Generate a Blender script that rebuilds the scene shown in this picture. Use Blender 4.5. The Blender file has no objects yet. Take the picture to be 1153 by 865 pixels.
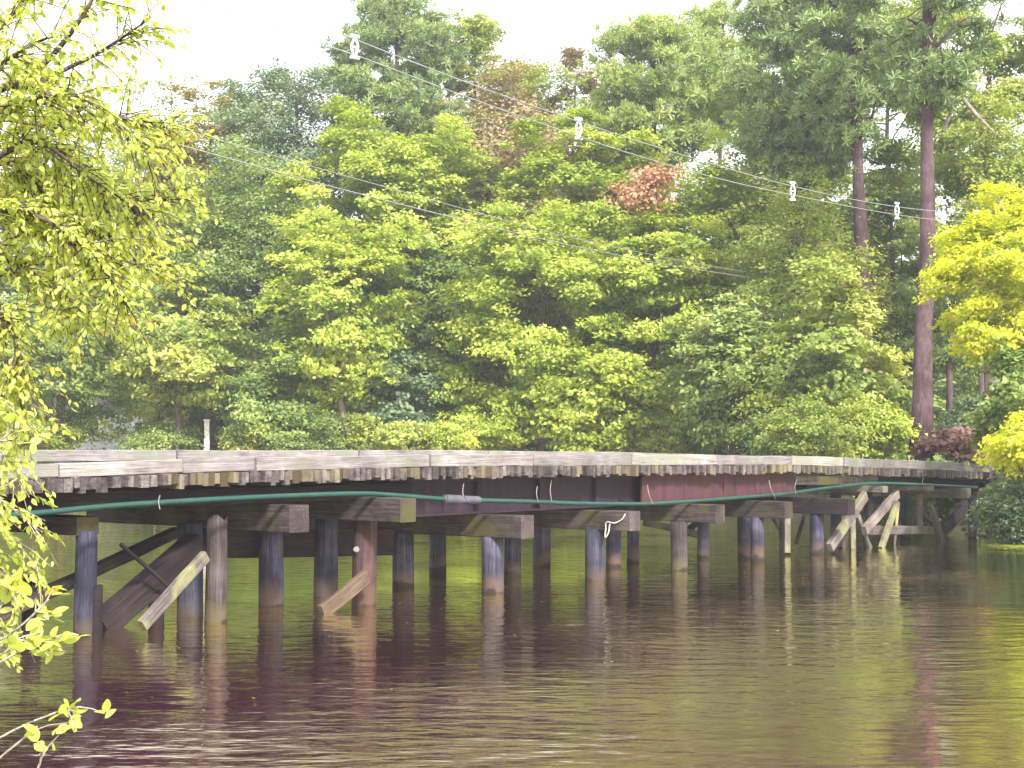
import bpy, math, random
import numpy as np
from mathutils import Matrix, Vector
R = math.radians
# ------------------------------------------------------------------ camera, sky, sun, exposure
sc = bpy.context.scene
col = sc.collection
W0, H0, F0, HOR, EYE = 1153.0, 865.0, 1700.0, 500.0, 2.5
PITCH = math.atan((HOR - H0 / 2) / F0)
cam = bpy.data.objects.new('camera', bpy.data.cameras.new('camera'))
col.objects.link(cam)
cam.location = (0, 0, EYE)
cam.rotation_euler = (math.pi / 2 + PITCH, 0, 0)
cam.data.sensor_width = 36
cam.data.lens = 36 * F0 / W0
cam.data.clip_end = 3000
sc.camera = cam
SUN_AZ, SUN_EL = R(158), R(38)          # compass-style: 0 = +Y, clockwise
w = bpy.data.worlds.new('World'); sc.world = w; w.use_nodes = True
nt = w.node_tree; bg = nt.nodes['Background']
sky = nt.nodes.new('ShaderNodeTexSky'); sky.sky_type = 'NISHITA'; sky.sun_disc = False
sky.sun_elevation = SUN_EL; sky.sun_rotation = SUN_AZ
sky.air_density = 1.0; sky.dust_density = 6.0; sky.ozone_density = 0.6
# bright thin overcast in front of the blue: white cloud layer with soft thicker and thinner patches
wtc = nt.nodes.new('ShaderNodeTexCoord'); wno = nt.nodes.new('ShaderNodeTexNoise'); wno.inputs['Scale'].default_value = 2.2; wno.inputs['Detail'].default_value = 5
wmr = nt.nodes.new('ShaderNodeMapRange'); wmr.inputs[1].default_value = .3; wmr.inputs[2].default_value = .7; wmr.inputs[3].default_value = .72; wmr.inputs[4].default_value = .95
wmx = nt.nodes.new('ShaderNodeMix'); wmx.data_type = 'RGBA'; wmx.inputs[7].default_value = (7, 7.1, 7.4, 1)
nt.links.new(wtc.outputs['Generated'], wno.inputs['Vector']); nt.links.new(wno.outputs[0], wmr.inputs[0]); nt.links.new(wmr.outputs[0], wmx.inputs[0])
nt.links.new(sky.outputs[0], wmx.inputs[6]); nt.links.new(wmx.outputs[2], bg.inputs[0]); bg.inputs[1].default_value = 0.13
sl = bpy.data.lights.new('sun', 'SUN'); sl.energy = 4.0; sl.angle = R(8); sl.color = (1, 0.95, 0.86)
sun = bpy.data.objects.new('sun', sl); col.objects.link(sun)
sd = Vector((math.sin(SUN_AZ) * math.cos(SUN_EL), math.cos(SUN_AZ) * math.cos(SUN_EL), math.sin(SUN_EL)))
sun.rotation_euler = sd.to_track_quat('Z', 'Y').to_euler()
sc.view_settings.view_transform = 'Standard'; sc.view_settings.look = 'None'
sc.view_settings.exposure = 1.42; sc.view_settings.gamma = 1
sc.view_settings.use_curve_mapping = False
sc.render.engine = 'CYCLES'
sc.cycles.max_bounces = 8; sc.cycles.transmission_bounces = 4; sc.cycles.transparent_max_bounces = 6

# ------------------------------------------------------------------ measuring helpers
def ray(px, py):
    x = (px - W0 / 2) / F0; y = (H0 / 2 - py) / F0
    c, s = math.cos(PITCH), math.sin(PITCH)
    return Vector((x, c - y * s, s + y * c))
CAM = Vector((0, 0, EYE))
def at(px, py, Y):
    d = ray(px, py); return CAM + d * (Y / d.y)
def ground(px, py, z=0.0):
    d = ray(px, py); return CAM + d * ((z - EYE) / d.z)
O = ground(555, 667)
U = Vector((.632, .775, 0)).normalized(); B = Vector((-U.y, U.x, 0))
ANG = math.atan2(U.y, U.x)
def on_w(px, py, wv):
    d = ray(px, py); return CAM + d * ((wv - (CAM - O).dot(B)) / d.dot(B))
def on_s(px, py, s):
    d = ray(px, py); return CAM + d * ((s - (CAM - O).dot(U)) / d.dot(U))
def sw(p):
    return (p - O).dot(U), (p - O).dot(B)
def loc(s, wv, z):
    return Vector((O.x, O.y, 0)) + U * s + B * wv + Vector((0, 0, z))

# ------------------------------------------------------------------ object helpers
def tag(o, label=None, cat=None, group=None, kind=None):
    if label: o['label'] = label
    if cat: o['category'] = cat
    if group: o['group'] = group
    if kind: o['kind'] = kind
    return o
def empty(name, p, rz=0, **k):
    o = bpy.data.objects.new(name, None); col.objects.link(o)
    o.location = p; o.rotation_euler = (0, 0, rz); o.empty_display_size = .3
    return tag(o, **k)
def basis(p):
    return Matrix.LocRotScale(p.location, p.rotation_euler, None) if p else Matrix.Identity(4)
def link(name, me, m, parent=None, M=None):
    o = bpy.data.objects.new(name, me); col.objects.link(o)
    if m: me.materials.append(m)
    M = M or Matrix.Identity(4)
    if parent:
        o.parent = parent; M = basis(parent).inverted() @ M
    o.matrix_basis = M
    return o
def pymesh(name, v, f, smooth=False, tint=None):
    me = bpy.data.meshes.new(name); me.from_pydata([tuple(a) for a in v], [], f)
    if smooth: me.polygons.foreach_set('use_smooth', [True] * len(me.polygons))
    if tint is not None:
        a = me.attributes.new('tint', 'FLOAT', 'FACE'); a.data.foreach_set('value', np.asarray(tint, dtype=np.float32))
    me.update(); return me
def npmesh(name, V, k, tint=None, faces=None, smooth=False):
    """V: (n,k,3) polygons of k corners each"""
    n = V.shape[0]
    me = bpy.data.meshes.new(name)
    me.vertices.add(n * k); me.vertices.foreach_set('co', V.reshape(-1).astype(np.float32))
    if faces is None:
        me.loops.add(n * k); me.loops.foreach_set('vertex_index', np.arange(n * k, dtype=np.int32))
        me.polygons.add(n); me.polygons.foreach_set('loop_start', np.arange(0, n * k, k, dtype=np.int32))
        tt = tint
    else:
        q = len(faces); L = len(faces[0]); fa = np.array(faces)
        idx = (np.arange(n)[:, None, None] * k + fa[None]).reshape(-1).astype(np.int32)
        me.loops.add(len(idx)); me.loops.foreach_set('vertex_index', idx)
        me.polygons.add(n * q); me.polygons.foreach_set('loop_start', np.arange(0, n * q * L, L, dtype=np.int32))
        tt = np.repeat(tint, q) if tint is not None else None
    me.update(calc_edges=True)
    if tt is not None:
        a = me.attributes.new('tint', 'FLOAT', 'FACE'); a.data.foreach_set('value', np.asarray(tt, dtype=np.float32))
    return me

class MB:
    def __init__(s): s.v = []; s.f = []; s.t = []
    def add(s, v, f, t=0.5):
        n = len(s.v); s.v += [Vector(a) for a in v]; s.f += [[i + n for i in q] for q in f]; s.t += [t] * len(f)
    def box(s, a, b, t=.5):
        (x0, y0, z0), (x1, y1, z1) = a, b
        v = [(x0,y0,z0),(x1,y0,z0),(x1,y1,z0),(x0,y1,z0),(x0,y0,z1),(x1,y0,z1),(x1,y1,z1),(x0,y1,z1)]
        s.add(v, [(0,3,2,1),(4,5,6,7),(0,1,5,4),(1,2,6,5),(2,3,7,6),(3,0,4,7)], t)
    def tube(s, pts, rad, k=6, cap=True, jit=0, rng=None):
        pts = [Vector(p) for p in pts]; n = len(pts)
        if not hasattr(rad, '__len__'): rad = [rad] * n
        v = []; f = []
        ref = Vector((0.31, 0.17, 1)).normalized()
        d0 = (pts[-1] - pts[0]).normalized()
        if abs(d0.dot(ref)) > .9: ref = Vector((1, .2, 0)).normalized()
        for i, p in enumerate(pts):
            d = (pts[min(i + 1, n - 1)] - pts[max(i - 1, 0)]).normalized()
            a = d.cross(ref).normalized(); b = d.cross(a)
            for j in range(k):
                th = 2 * math.pi * j / k
                r = rad[i] * (1 + (rng.uniform(-jit, jit) if jit else 0))
                v.append(p + (a * math.cos(th) + b * math.sin(th)) * r)
        for i in range(n - 1):
            for j in range(k):
                j2 = (j + 1) % k
                f.append((i*k+j, i*k+j2, (i+1)*k+j2, (i+1)*k+j))
        if cap:
            f.append(tuple(range(k))[::-1]); f.append(tuple((n-1)*k + j for j in range(k)))
        s.add(v, f)
    def build(s, name, m, parent=None, M=None, smooth=False, **k):
        o = link(name, pymesh(name, s.v, s.f, smooth, s.t), m, parent, M)
        return tag(o, **k)

def beam_mesh(L, wd, dp, rng, seg=6, jit=.006, broken0=0, broken1=0, ch=.012):
    """box beam along local x, from 0 to L, centred on y and z, worn edges, optionally splintered ends"""
    v = []; f = []
    prof = [(-1,-1,1,0),(1,-1,-1,0),(1,-1,0,1),(1,1,0,-1),(1,1,-1,0),(-1,1,1,0),(-1,1,0,-1),(-1,-1,0,1)]
    bow = rng.uniform(-.01, .01)
    for i in range(seg + 1):
        t = i / seg
        for q, (a, b, ca, cb) in enumerate(prof):
            y = a * wd / 2 + ca * ch + rng.uniform(-jit, jit); z = b * dp / 2 + cb * ch + rng.uniform(-jit, jit)
            x = t * L
            if i == 0: x += rng.uniform(0, broken0)
            if i == seg: x -= rng.uniform(0, broken1)
            v.append((x, y, z + bow * math.sin(t * math.pi)))
    for i in range(seg):
        for q in range(8):
            q2 = (q + 1) % 8
            f.append((i*8+q, i*8+q2, (i+1)*8+q2, (i+1)*8+q))
    f.append(tuple(range(8))[::-1]); f.append(tuple(seg*8+q for q in range(8)))
    return pymesh('timber', v, f)
def frame(p0, p1, roll=0):
    x = (p1 - p0).normalized(); up = Vector((0, 0, 1))
    if abs(x.z) > .95: up = Vector((0, 1, 0))
    y = up.cross(x).normalized(); z = x.cross(y)
    M = Matrix((x, y, z)).transposed().to_4x4(); M.translation = p0
    return M @ Matrix.Rotation(roll, 4, 'X')
rg = random.Random(7)
def beam(name, p0, p1, wd, dp, m, parent=None, roll=0, b0=0, b1=0, **k):
    L = (p1 - p0).length
    o = link(name, beam_mesh(L, wd, dp, rg, max(3, int(L * 2)), broken0=b0, broken1=b1), m, parent, frame(p0, p1, roll))
    return tag(o, **k)
def pile_mesh(h0, h1, r, rng, broken=0, k=14, flare=0):
    v = []; f = []; n = 10
    ph = [rng.uniform(0, 6) for _ in range(3)]
    for i in range(n + 1):
        t = i / n; z = h0 + (h1 - h0) * t
        for j in range(k):
            th = 2 * math.pi * j / k
            rr = r * (1.03 - .08 * t) * (1 + .035 * math.sin(2 * th + ph[0]) + .025 * math.sin(5 * th + ph[1] + t) + rng.uniform(-.012, .012))
            if flare: rr *= 1 + flare * (1 - t) ** 2 * (1 + .5 * math.sin(th + ph[2]))
            zz = z
            if broken and i >= n - 2: zz -= broken * (.5 + .5 * math.sin(3 * th + ph[2])) * rng.uniform(.3, 1) * (1 if i == n else .4)
            v.append((rr * math.cos(th), rr * math.sin(th), zz))
    for i in range(n):
        for j in range(k):
            j2 = (j + 1) % k
            f.append((i*k+j, i*k+j2, (i+1)*k+j2, (i+1)*k+j))
    f.append(tuple(n*k + j for j in range(k)))
    f.append(tuple(range(k))[::-1])
    return pymesh('pile', v, f, smooth=True)

# ------------------------------------------------------------------ materials
def mat(name):
    m = bpy.data.materials.new(name); m.use_nodes = True
    t = m.node_tree; t.nodes.clear()
    return m, t, t.nodes, t.links
def N(t, ty, **k):
    n = t.nodes.new(ty)
    for a, b in k.items(): setattr(n, a, b)
    return n
def ramp(t, stops):
    r = N(t, 'ShaderNodeValToRGB'); e = r.color_ramp.elements
    while len(e) < len(stops): e.new(.5)
    for q, (p, c) in zip(e, stops):
        q.position = p; q.color = (*c, 1)
    return r
def noise(t, coord, scale, mapping=None, detail=5, rough=.6):
    n = N(t, 'ShaderNodeTexNoise'); n.inputs['Scale'].default_value = scale
    n.inputs['Detail'].default_value = detail; n.inputs['Roughness'].default_value = rough
    if mapping:
        mp = N(t, 'ShaderNodeMapping'); mp.inputs['Scale'].default_value = mapping
        t.links.new(coord, mp.inputs[0]); coord = mp.outputs[0]
    t.links.new(coord, n.inputs['Vector']); return n
def mixc(t, fac, a, b, mode='MIX'):
    m = N(t, 'ShaderNodeMix', data_type='RGBA', blend_type=mode)
    for s_, val in ((0, fac), (6, a), (7, b)):
        if hasattr(val, 'is_output'): t.links.new(val, m.inputs[s_])
        elif s_ == 0: m.inputs[0].default_value = val
        else: m.inputs[s_].default_value = (*val, 1)
    return m.outputs[2]
def wood(name, dark, mid, light, grain=(1.2, 22, 22), moss=None, bump=.5, rough=.85, tint=False, stain=None, wl=None):
    m, t, ns, ls = mat(name)
    tc = N(t, 'ShaderNodeTexCoord'); oi = N(t, 'ShaderNodeObjectInfo')
    off = N(t, 'ShaderNodeVectorMath', operation='MULTIPLY_ADD')
    ls.new(oi.outputs['Random'], off.inputs[0]); off.inputs[1].default_value = (37, 19, 53); ls.new(tc.outputs['Object'], off.inputs[2])
    co = off.outputs[0] if not tint else tc.outputs['Object']
    n1 = noise(t, co, 1.0, grain, 6, .65)
    n2 = noise(t, co, 1.7, None, 5, .6)
    r = ramp(t, [(.3, dark), (.5, mid), (.72, light)])
    mx = N(t, 'ShaderNodeMath', operation='MULTIPLY_ADD'); mx.inputs[1].default_value = .55
    ls.new(n2.outputs[0], mx.inputs[0])
    m1 = N(t, 'ShaderNodeMath', operation='MULTIPLY'); m1.inputs[1].default_value = .5; ls.new(n1.outputs[0], m1.inputs[0])
    ls.new(m1.outputs[0], mx.inputs[2]); ls.new(mx.outputs[0], r.inputs[0])
    c = r.outputs[0]
    # fine dark checks along the grain
    n3 = noise(t, co, 2.3, tuple(g * 1.8 if g > 5 else g * .8 for g in grain), 3, .7)
    rc = ramp(t, [(.36, (.25, .25, .25)), (.46, (1, 1, 1))]); ls.new(n3.outputs[0], rc.inputs[0])
    c = mixc(t, .95, c, rc.outputs[0], 'MULTIPLY')
    if moss:
        n4 = noise(t, co, 1.1, None, 4, .7); rm = ramp(t, [(.52, (0, 0, 0)), (.66, (1, 1, 1))]); ls.new(n4.outputs[0], rm.inputs[0])
        c = mixc(t, rm.outputs[0], c, moss)
    if stain:
        n5 = noise(t, co, .9, None, 4, .7); rm = ramp(t, [(.5, (0, 0, 0)), (.62, (1, 1, 1))]); ls.new(n5.outputs[0], rm.inputs[0])
        c = mixc(t, rm.outputs[0], c, stain)
    if wl:   # silt and weed line just above the water
        sp = N(t, 'ShaderNodeSeparateXYZ'); ls.new(tc.outputs['Object'], sp.inputs[0])
        na = N(t, 'ShaderNodeMath', operation='MULTIPLY_ADD'); na.inputs[1].default_value = .8
        ls.new(n2.outputs[0], na.inputs[0]); ls.new(sp.outputs[2], na.inputs[2])
        rm = ramp(t, [(.42, (0, 0, 0)), (.48, (1, 1, 1)), (.56, (1, 1, 1)), (.74, (0, 0, 0))]); ls.new(na.outputs[0], rm.inputs[0])
        c = mixc(t, rm.outputs[0], c, wl)
        rm2 = ramp(t, [(.42, (1, 1, 1)), (.48, (0, 0, 0))]); ls.new(na.outputs[0], rm2.inputs[0])
        c = mixc(t, rm2.outputs[0], c, (.03, .022, .02))
    if tint:
        at_ = N(t, 'ShaderNodeAttribute', attribute_name='tint')
        hv = ramp(t, [(0, (.45, .42, .4)), (.5, (.95, .93, .9)), (1, (1.5, 1.5, 1.4))]); ls.new(at_.outputs['Fac'], hv.inputs[0])
        c = mixc(t, 1.0, c, hv.outputs[0], 'MULTIPLY')
    else:
        hv = ramp(t, [(0, (.7, .7, .72)), (1, (1.25, 1.2, 1.15))]); ls.new(oi.outputs['Random'], hv.inputs[0])
        c = mixc(t, 1.0, c, hv.outputs[0], 'MULTIPLY')
    p = N(t, 'ShaderNodeBsdfPrincipled'); p.inputs['Roughness'].default_value = rough
    p.inputs['Specular IOR Level'].default_value = .25
    ls.new(c, p.inputs['Base Color'])
    bp = N(t, 'ShaderNodeBump'); bp.inputs['Strength'].default_value = bump; bp.inputs['Distance'].default_value = .02
    ls.new(n1.outputs[0], bp.inputs['Height']); ls.new(bp.outputs[0], p.inputs['Normal'])
    o = N(t, 'ShaderNodeOutputMaterial'); ls.new(p.outputs[0], o.inputs[0])
    return m
def leafmat(name, dark, mid, light, accent=None, trans=.4, tcol=None, gloss=.03):
    m, t, ns, ls = mat(name)
    a = N(t, 'ShaderNodeAttribute', attribute_name='tint')
    st = [(0, dark), (.5, mid), (.93, light)]
    if accent: st += [(.97, accent)]
    r = ramp(t, st); ls.new(a.outputs['Fac'], r.inputs[0])
    d = N(t, 'ShaderNodeBsdfDiffuse'); ls.new(r.outputs[0], d.inputs[0])
    tr = N(t, 'ShaderNodeBsdfTranslucent')
    tc = mixc(t, 1.0, r.outputs[0], tcol or (1.2, 1.2, .7), 'MULTIPLY'); ls.new(tc, tr.inputs[0])
    mx = N(t, 'ShaderNodeMixShader'); mx.inputs[0].default_value = trans
    ls.new(d.outputs[0], mx.inputs[1]); ls.new(tr.outputs[0], mx.inputs[2])
    g = N(t, 'ShaderNodeBsdfGlossy'); g.inputs['Roughness'].default_value = .6; g.inputs[0].default_value = (1, 1, 1, 1)
    m2 = N(t, 'ShaderNodeMixShader'); m2.inputs[0].default_value = gloss
    ls.new(mx.outputs[0], m2.inputs[1]); ls.new(g.outputs[0], m2.inputs[2])
    o = N(t, 'ShaderNodeOutputMaterial'); ls.new(m2.outputs[0], o.inputs[0])
    return m
def plain(name, c, rough=.5, metal=0, c2=None, scale=6, grain=None, bump=0):
    m, t, ns, ls = mat(name)
    tc = N(t, 'ShaderNodeTexCoord'); n = noise(t, tc.outputs['Object'], scale, grain, 5, .65)
    r = ramp(t, [(.35, c), (.68, c2 or tuple(x * .6 for x in c))]); ls.new(n.outputs[0], r.inputs[0])
    p = N(t, 'ShaderNodeBsdfPrincipled'); p.inputs['Roughness'].default_value = rough; p.inputs['Metallic'].default_value = metal
    ls.new(r.outputs[0], p.inputs['Base Color'])
    if bump:
        bp = N(t, 'ShaderNodeBump'); bp.inputs['Strength'].default_value = bump; bp.inputs['Distance'].default_value = .03
        ls.new(n.outputs[0], bp.inputs['Height']); ls.new(bp.outputs[0], p.inputs['Normal'])
    o = N(t, 'ShaderNodeOutputMaterial'); ls.new(p.outputs[0], o.inputs[0])
    return m

M_DECK = wood('deck_timber', (.014, .01, .014), (.065, .055, .062), (.2, .18, .18), (14, 1.5, 14), bump=.8, tint=True, stain=(.12, .1, .06))
M_CURB = wood('curb_timber', (.06, .05, .055), (.19, .175, .18), (.34, .325, .33), (1, 34, 34), bump=.6, stain=(.16, .17, .14))
M_CAP = wood('cap_timber', (.01, .007, .01), (.036, .028, .032), (.12, .1, .1), (1.2, 30, 30), moss=(.06, .056, .022), bump=.6)
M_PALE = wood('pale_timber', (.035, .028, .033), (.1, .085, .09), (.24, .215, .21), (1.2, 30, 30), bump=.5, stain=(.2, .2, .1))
M_TAN = wood('tan_board', (.04, .027, .022), (.085, .06, .045), (.15, .11, .085), (1.2, 30, 30), bump=.4)
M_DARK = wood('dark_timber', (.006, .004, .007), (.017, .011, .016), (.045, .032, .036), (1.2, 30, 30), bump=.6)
M_PILE = wood('creosoted_pile', (.007, .006, .015), (.03, .029, .056), (.12, .12, .18), (26, 26, 1.1), bump=.9, wl=(.085, .062, .055))
M_PILEB = wood('brown_pile', (.018, .009, .012), (.06, .032, .038), (.14, .09, .09), (26, 26, 1.1), bump=.9, wl=(.08, .05, .04))
M_STUMP = wood('weathered_stump', (.008, .006, .009), (.036, .027, .032), (.13, .11, .11), (26, 26, .8), bump=1.0, wl=(.09, .075, .045))
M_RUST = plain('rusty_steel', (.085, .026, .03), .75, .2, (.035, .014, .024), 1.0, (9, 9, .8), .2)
M_RUST_SHADE = plain('shaded_rusty_steel', (.03, .011, .024), .75, .2, (.01, .005, .014), 1.0, (9, 9, .8), .2)  # darker copy of the rusty steel, the deck's shade put into its colour
M_PIPE = plain('green_pipe', (.008, .055, .042), .45, 0, (.008, .035, .03), 3)
M_GREY = plain('grey_coupling', (.11, .11, .14), .5, .3)
M_STEEL = plain('pale_steel', (.3, .3, .3), .5, .5)
M_ROPE = plain('pale_rope', (.6, .58, .52), .9)
M_STRAP = plain('dull_strap', (.22, .2, .2), .9)
M_WIRE = plain('cable_sheath', (.3, .3, .31), .5, .2)
M_SPACER = plain('spacer_plastic', (.75, .75, .75), .5)
M_BARK = wood('bark', (.03, .022, .025), (.09, .065, .065), (.17, .13, .12), (10, 10, 1.2), bump=1, tint=True)
M_PBARK = wood('pine_bark', (.022, .012, .016), (.07, .04, .05), (.15, .095, .11), (8, 8, 2.2), bump=1, tint=True)
M_GBARK = wood('grey_bark', (.12, .1, .09), (.27, .23, .2), (.42, .38, .34), (6, 6, 2), bump=.6, tint=True)

L_LIME = leafmat('lime_leaves', (.17, .24, .02), (.37, .45, .05), (.55, .6, .12), None, .45)
L_MID = leafmat('mid_green_leaves', (.07, .13, .025), (.19, .27, .055), (.36, .43, .12), (.3, .2, .04), .4)
L_DARK = leafmat('blue_green_leaves', (.06, .11, .055), (.14, .21, .1), (.26, .33, .16), None, .3)
L_OLIVE = leafmat('olive_leaves', (.13, .19, .025), (.3, .37, .06), (.5, .52, .13), (.35, .24, .1), .45)
L_RUST = leafmat('rust_leaves', (.17, .15, .06), (.34, .24, .13), (.42, .37, .16), (.2, .28, .06), .35)
L_GOLD = leafmat('golden_leaves', (.15, .14, .02), (.3, .25, .04), (.42, .33, .07), (.4, .2, .04), .45)
L_YEL = leafmat('bright_yellow_leaves', (.36, .42, .02), (.6, .64, .03), (.74, .72, .05), (.72, .5, .05), .55)
L_RED = leafmat('red_leaves', (.2, .2, .05), (.5, .22, .16), (.55, .36, .22), None, .4)
L_PINE = leafmat('pine_needles', (.08, .14, .04), (.2, .28, .09), (.33, .42, .15), None, .3)
L_PINEY = leafmat('yellow_pine_needles', (.14, .21, .045), (.3, .38, .09), (.44, .5, .15), None, .35)
L_NEAR = leafmat('near_leaves', (.26, .33, .05), (.46, .53, .09), (.62, .66, .18), (.6, .47, .07), .55)
L_DEAD = leafmat('dead_boughs', (.09, .04, .035), (.2, .1, .08), (.32, .2, .14), None, .2)

# ------------------------------------------------------------------ ground, water
def smooth(a, b, x): t = np.clip((x - a) / (b - a), 0, 1); return t * t * (3 - 2 * t)
SX = [-400, -60, -30, 0, 5, 8.5, 11, 12.4, 13.6, 16, 25, 60, 400]
SY = [66, 66, 63, 60, 55, 49, 44, 41, 38, 33.5, 29, 24, 20]
def land(X, Y):
    far = Y - np.interp(X, SX, SY)
    near = 6.0 - Y
    left = np.minimum(-8.6 - X, 24 - Y)
    corner = np.minimum(-3.5 - X, 10.5 - Y)
    return np.maximum(np.maximum(far, near), np.maximum(left, corner))
def height(X, Y):
    d = land(X, Y) + .35 * np.sin(X * .9 + Y * .4) + .25 * np.sin(Y * 1.7 - X * .6)
    h = np.where(d > 0, 1.75 * smooth(0, 4.5, d), -1.6 * smooth(0, 5, -d))
    h = h + np.where(d > 3, .1 * np.sin(X * .7) * np.sin(Y * .8), 0)
    h = h - 1.2 * (Y < 6.5) * smooth(2, 7, d) * (np.abs(X) < 8)
    return h - .06
xs = np.unique(np.concatenate([np.linspace(-300, -60, 12), np.linspace(-60, 60, 181), np.linspace(60, 300, 12)]))
ys = np.unique(np.concatenate([np.linspace(-100, -10, 6), np.linspace(-10, 110, 181), np.linspace(110, 420, 12)]))
XX, YY = np.meshgrid(xs, ys); ZZ = height(XX, YY)
gv = np.stack([XX, YY, ZZ], -1).reshape(-1, 3); nx = len(xs)
gf = [(j*nx+i, j*nx+i+1, (j+1)*nx+i+1, (j+1)*nx+i) for j in range(len(ys)-1) for i in range(nx-1)]
M_GROUND = plain('leaf_litter_ground', (.07, .05, .035), .95, 0, (.045, .06, .02), 2.5, None, .6)
g = link('ground', pymesh('ground', gv, gf, True), M_GROUND); g['kind'] = 'structure'

m, t, ns, ls = mat('brown_water')
tc = N(t, 'ShaderNodeTexCoord')
n1 = noise(t, tc.outputs['Object'], 1.0, (1.8, 3.6, 1), 2, .5)
n2 = noise(t, tc.outputs['Object'], 1.0, (4, 15, 1), 3, .6)
n3 = noise(t, tc.outputs['Object'], 1.0, (.22, .3, 1), 2, .5)
amp = N(t, 'ShaderNodeMapRange'); amp.inputs[1].default_value = .35; amp.inputs[2].default_value = .65; amp.inputs[3].default_value = .35; amp.inputs[4].default_value = 1.35
ls.new(n3.outputs[0], amp.inputs[0])
ad = N(t, 'ShaderNodeMath', operation='MULTIPLY_ADD'); ad.inputs[1].default_value = .16
ls.new(n2.outputs[0], ad.inputs[0]); ls.new(n1.outputs[0], ad.inputs[2])
ml = N(t, 'ShaderNodeMath', operation='MULTIPLY'); ls.new(ad.outputs[0], ml.inputs[0]); ls.new(amp.outputs[0], ml.inputs[1])
bp = N(t, 'ShaderNodeBump'); bp.inputs['Strength'].default_value = 1; bp.inputs['Distance'].default_value = .024
ls.new(ml.outputs[0], bp.inputs['Height'])
df = N(t, 'ShaderNodeBsdfDiffuse'); df.inputs[0].default_value = (.06, .013, .033, 1)
gl = N(t, 'ShaderNodeBsdfGlossy'); gl.inputs['Roughness'].default_value = .03; gl.inputs[0].default_value = (1, .98, .68, 1)
fr = N(t, 'ShaderNodeFresnel'); fr.inputs[0].default_value = 1.45
fm = N(t, 'ShaderNodeMath', operation='MULTIPLY', use_clamp=True); fm.inputs[1].default_value = 1.9; ls.new(fr.outputs[0], fm.inputs[0])
for q_ in (df, gl, fr): ls.new(bp.outputs[0], q_.inputs['Normal'])
mx = N(t, 'ShaderNodeMixShader'); ls.new(fm.outputs[0], mx.inputs[0]); ls.new(df.outputs[0], mx.inputs[1]); ls.new(gl.outputs[0], mx.inputs[2])
o = N(t, 'ShaderNodeOutputMaterial'); ls.new(mx.outputs[0], o.inputs[0])
wv = [(x, y, 0) for y in (-99, 90) for x in (-299, 299)]
wo = link('water', pymesh('water', wv, [(0, 1, 3, 2)]), m); wo['kind'] = 'structure'

# ------------------------------------------------------------------ the bridge
bridge = empty('timber_bridge', (O.x, O.y, 0), ANG, label='long low timber bridge on round dark piles crossing the brown water', cat='bridge')
WN, WF = -.25, 4.75
def prof(pts, wv):
    S = []; Z = []
    for px, py in pts:
        q = on_w(px, py, wv); S.append(sw(q)[0]); Z.append(q.z)
    return S, Z
dS, dZ = prof([(-150, 545), (0, 541), (50, 539), (200, 533.5), (300, 530.5), (450, 526.5), (600, 525), (800, 524), (890, 523.5), (950, 525.5), (1000, 527.5), (1050, 529.5), (1110, 532), (1150, 534)], WN)
fS, fZ = prof([(-200, 507), (0, 507.5), (200, 507), (400, 507), (640, 507.5), (700, 509), (780, 511.5), (860, 513), (950, 517), (1100, 521)], WF)
cS, cZ = prof([(-150, 527), (0, 524), (70, 522), (200, 517), (300, 514.5), (450, 511.5), (600, 511.5), (750, 512.5), (850, 513), (950, 515), (1000, 517.5), (1050, 520), (1110, 523), (1150, 525)], WN + .05)
zd = lambda s: float(np.interp(s, dS, dZ))
zc = lambda s: float(np.interp(s, cS, cZ))
zf = lambda s: float(np.interp(s, fS, fZ))
S0, S1 = -14.5, sw(on_w(1128, 530, WN))[0]
Mb = basis(bridge)
mb = MB(); s = S0
while s < S1:
    wd = rg.choice([.085, .09, .1, .1, .11, .14]); zt = zd(s) + rg.uniform(-.012, .012)
    ext = rg.uniform(-.05, .05) + (rg.choice([-.12, .1]) if rg.random() < .06 else 0)
    zb = zt - rg.uniform(.14, .2)
    zr = zf(s) - .2
    g2 = .006
    x0, x1 = s + g2, s + wd - g2
    y0, y1 = WN + ext, WF + .25 + ext
    v = [(x0,y0,zb),(x1,y0,zb),(x1,y1,zr-.17),(x0,y1,zr-.17),(x0,y0,zt),(x1,y0,zt),(x1,y1,zr),(x0,y1,zr)]
    mb.add(v, [(0,3,2,1),(4,5,6,7),(0,1,5,4),(1,2,6,5),(2,3,7,6),(3,0,4,7)], min(1, max(0, rg.gauss(.45, .28))))
    s += wd
mb.build('deck', M_DECK, bridge, Mb)
# kerb timbers, near and far
def curbs(pxs, wv, zfun, zbase, wd, name='curb_timber'):
    for a, b in zip(pxs[:-1], pxs[1:]):
        sa, sb = sw(on_w(a, 520, wv))[0] + .012, sw(on_w(b, 520, wv))[0] - .012
        j = rg.uniform(-.012, .012)
        ha = zfun(sa) + j; hb = zfun(sb) + j * .5
        ba = zbase(sa) + .004; bb = zbase(sb) + .004
        p0 = loc(sa, wv + rg.uniform(-.02, .02), (ha + ba) / 2); p1 = loc(sb, wv + rg.uniform(-.02, .02), (hb + bb) / 2)
        beam(name, p0, p1, wd, (ha + hb - ba - bb) / 2, M_CURB, bridge)
curbs([-160, 60, 200, 281, 478, 594, 705, 803, 886, 945, 990, 1037, 1085, 1122], WN + .17, zc, zd, .24)
curbs([-260, -20, 195, 400, 545, 685, 790, 868, 950, 1030, 1110], WF, zf, lambda s: zf(s) - .19, .22)
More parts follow.
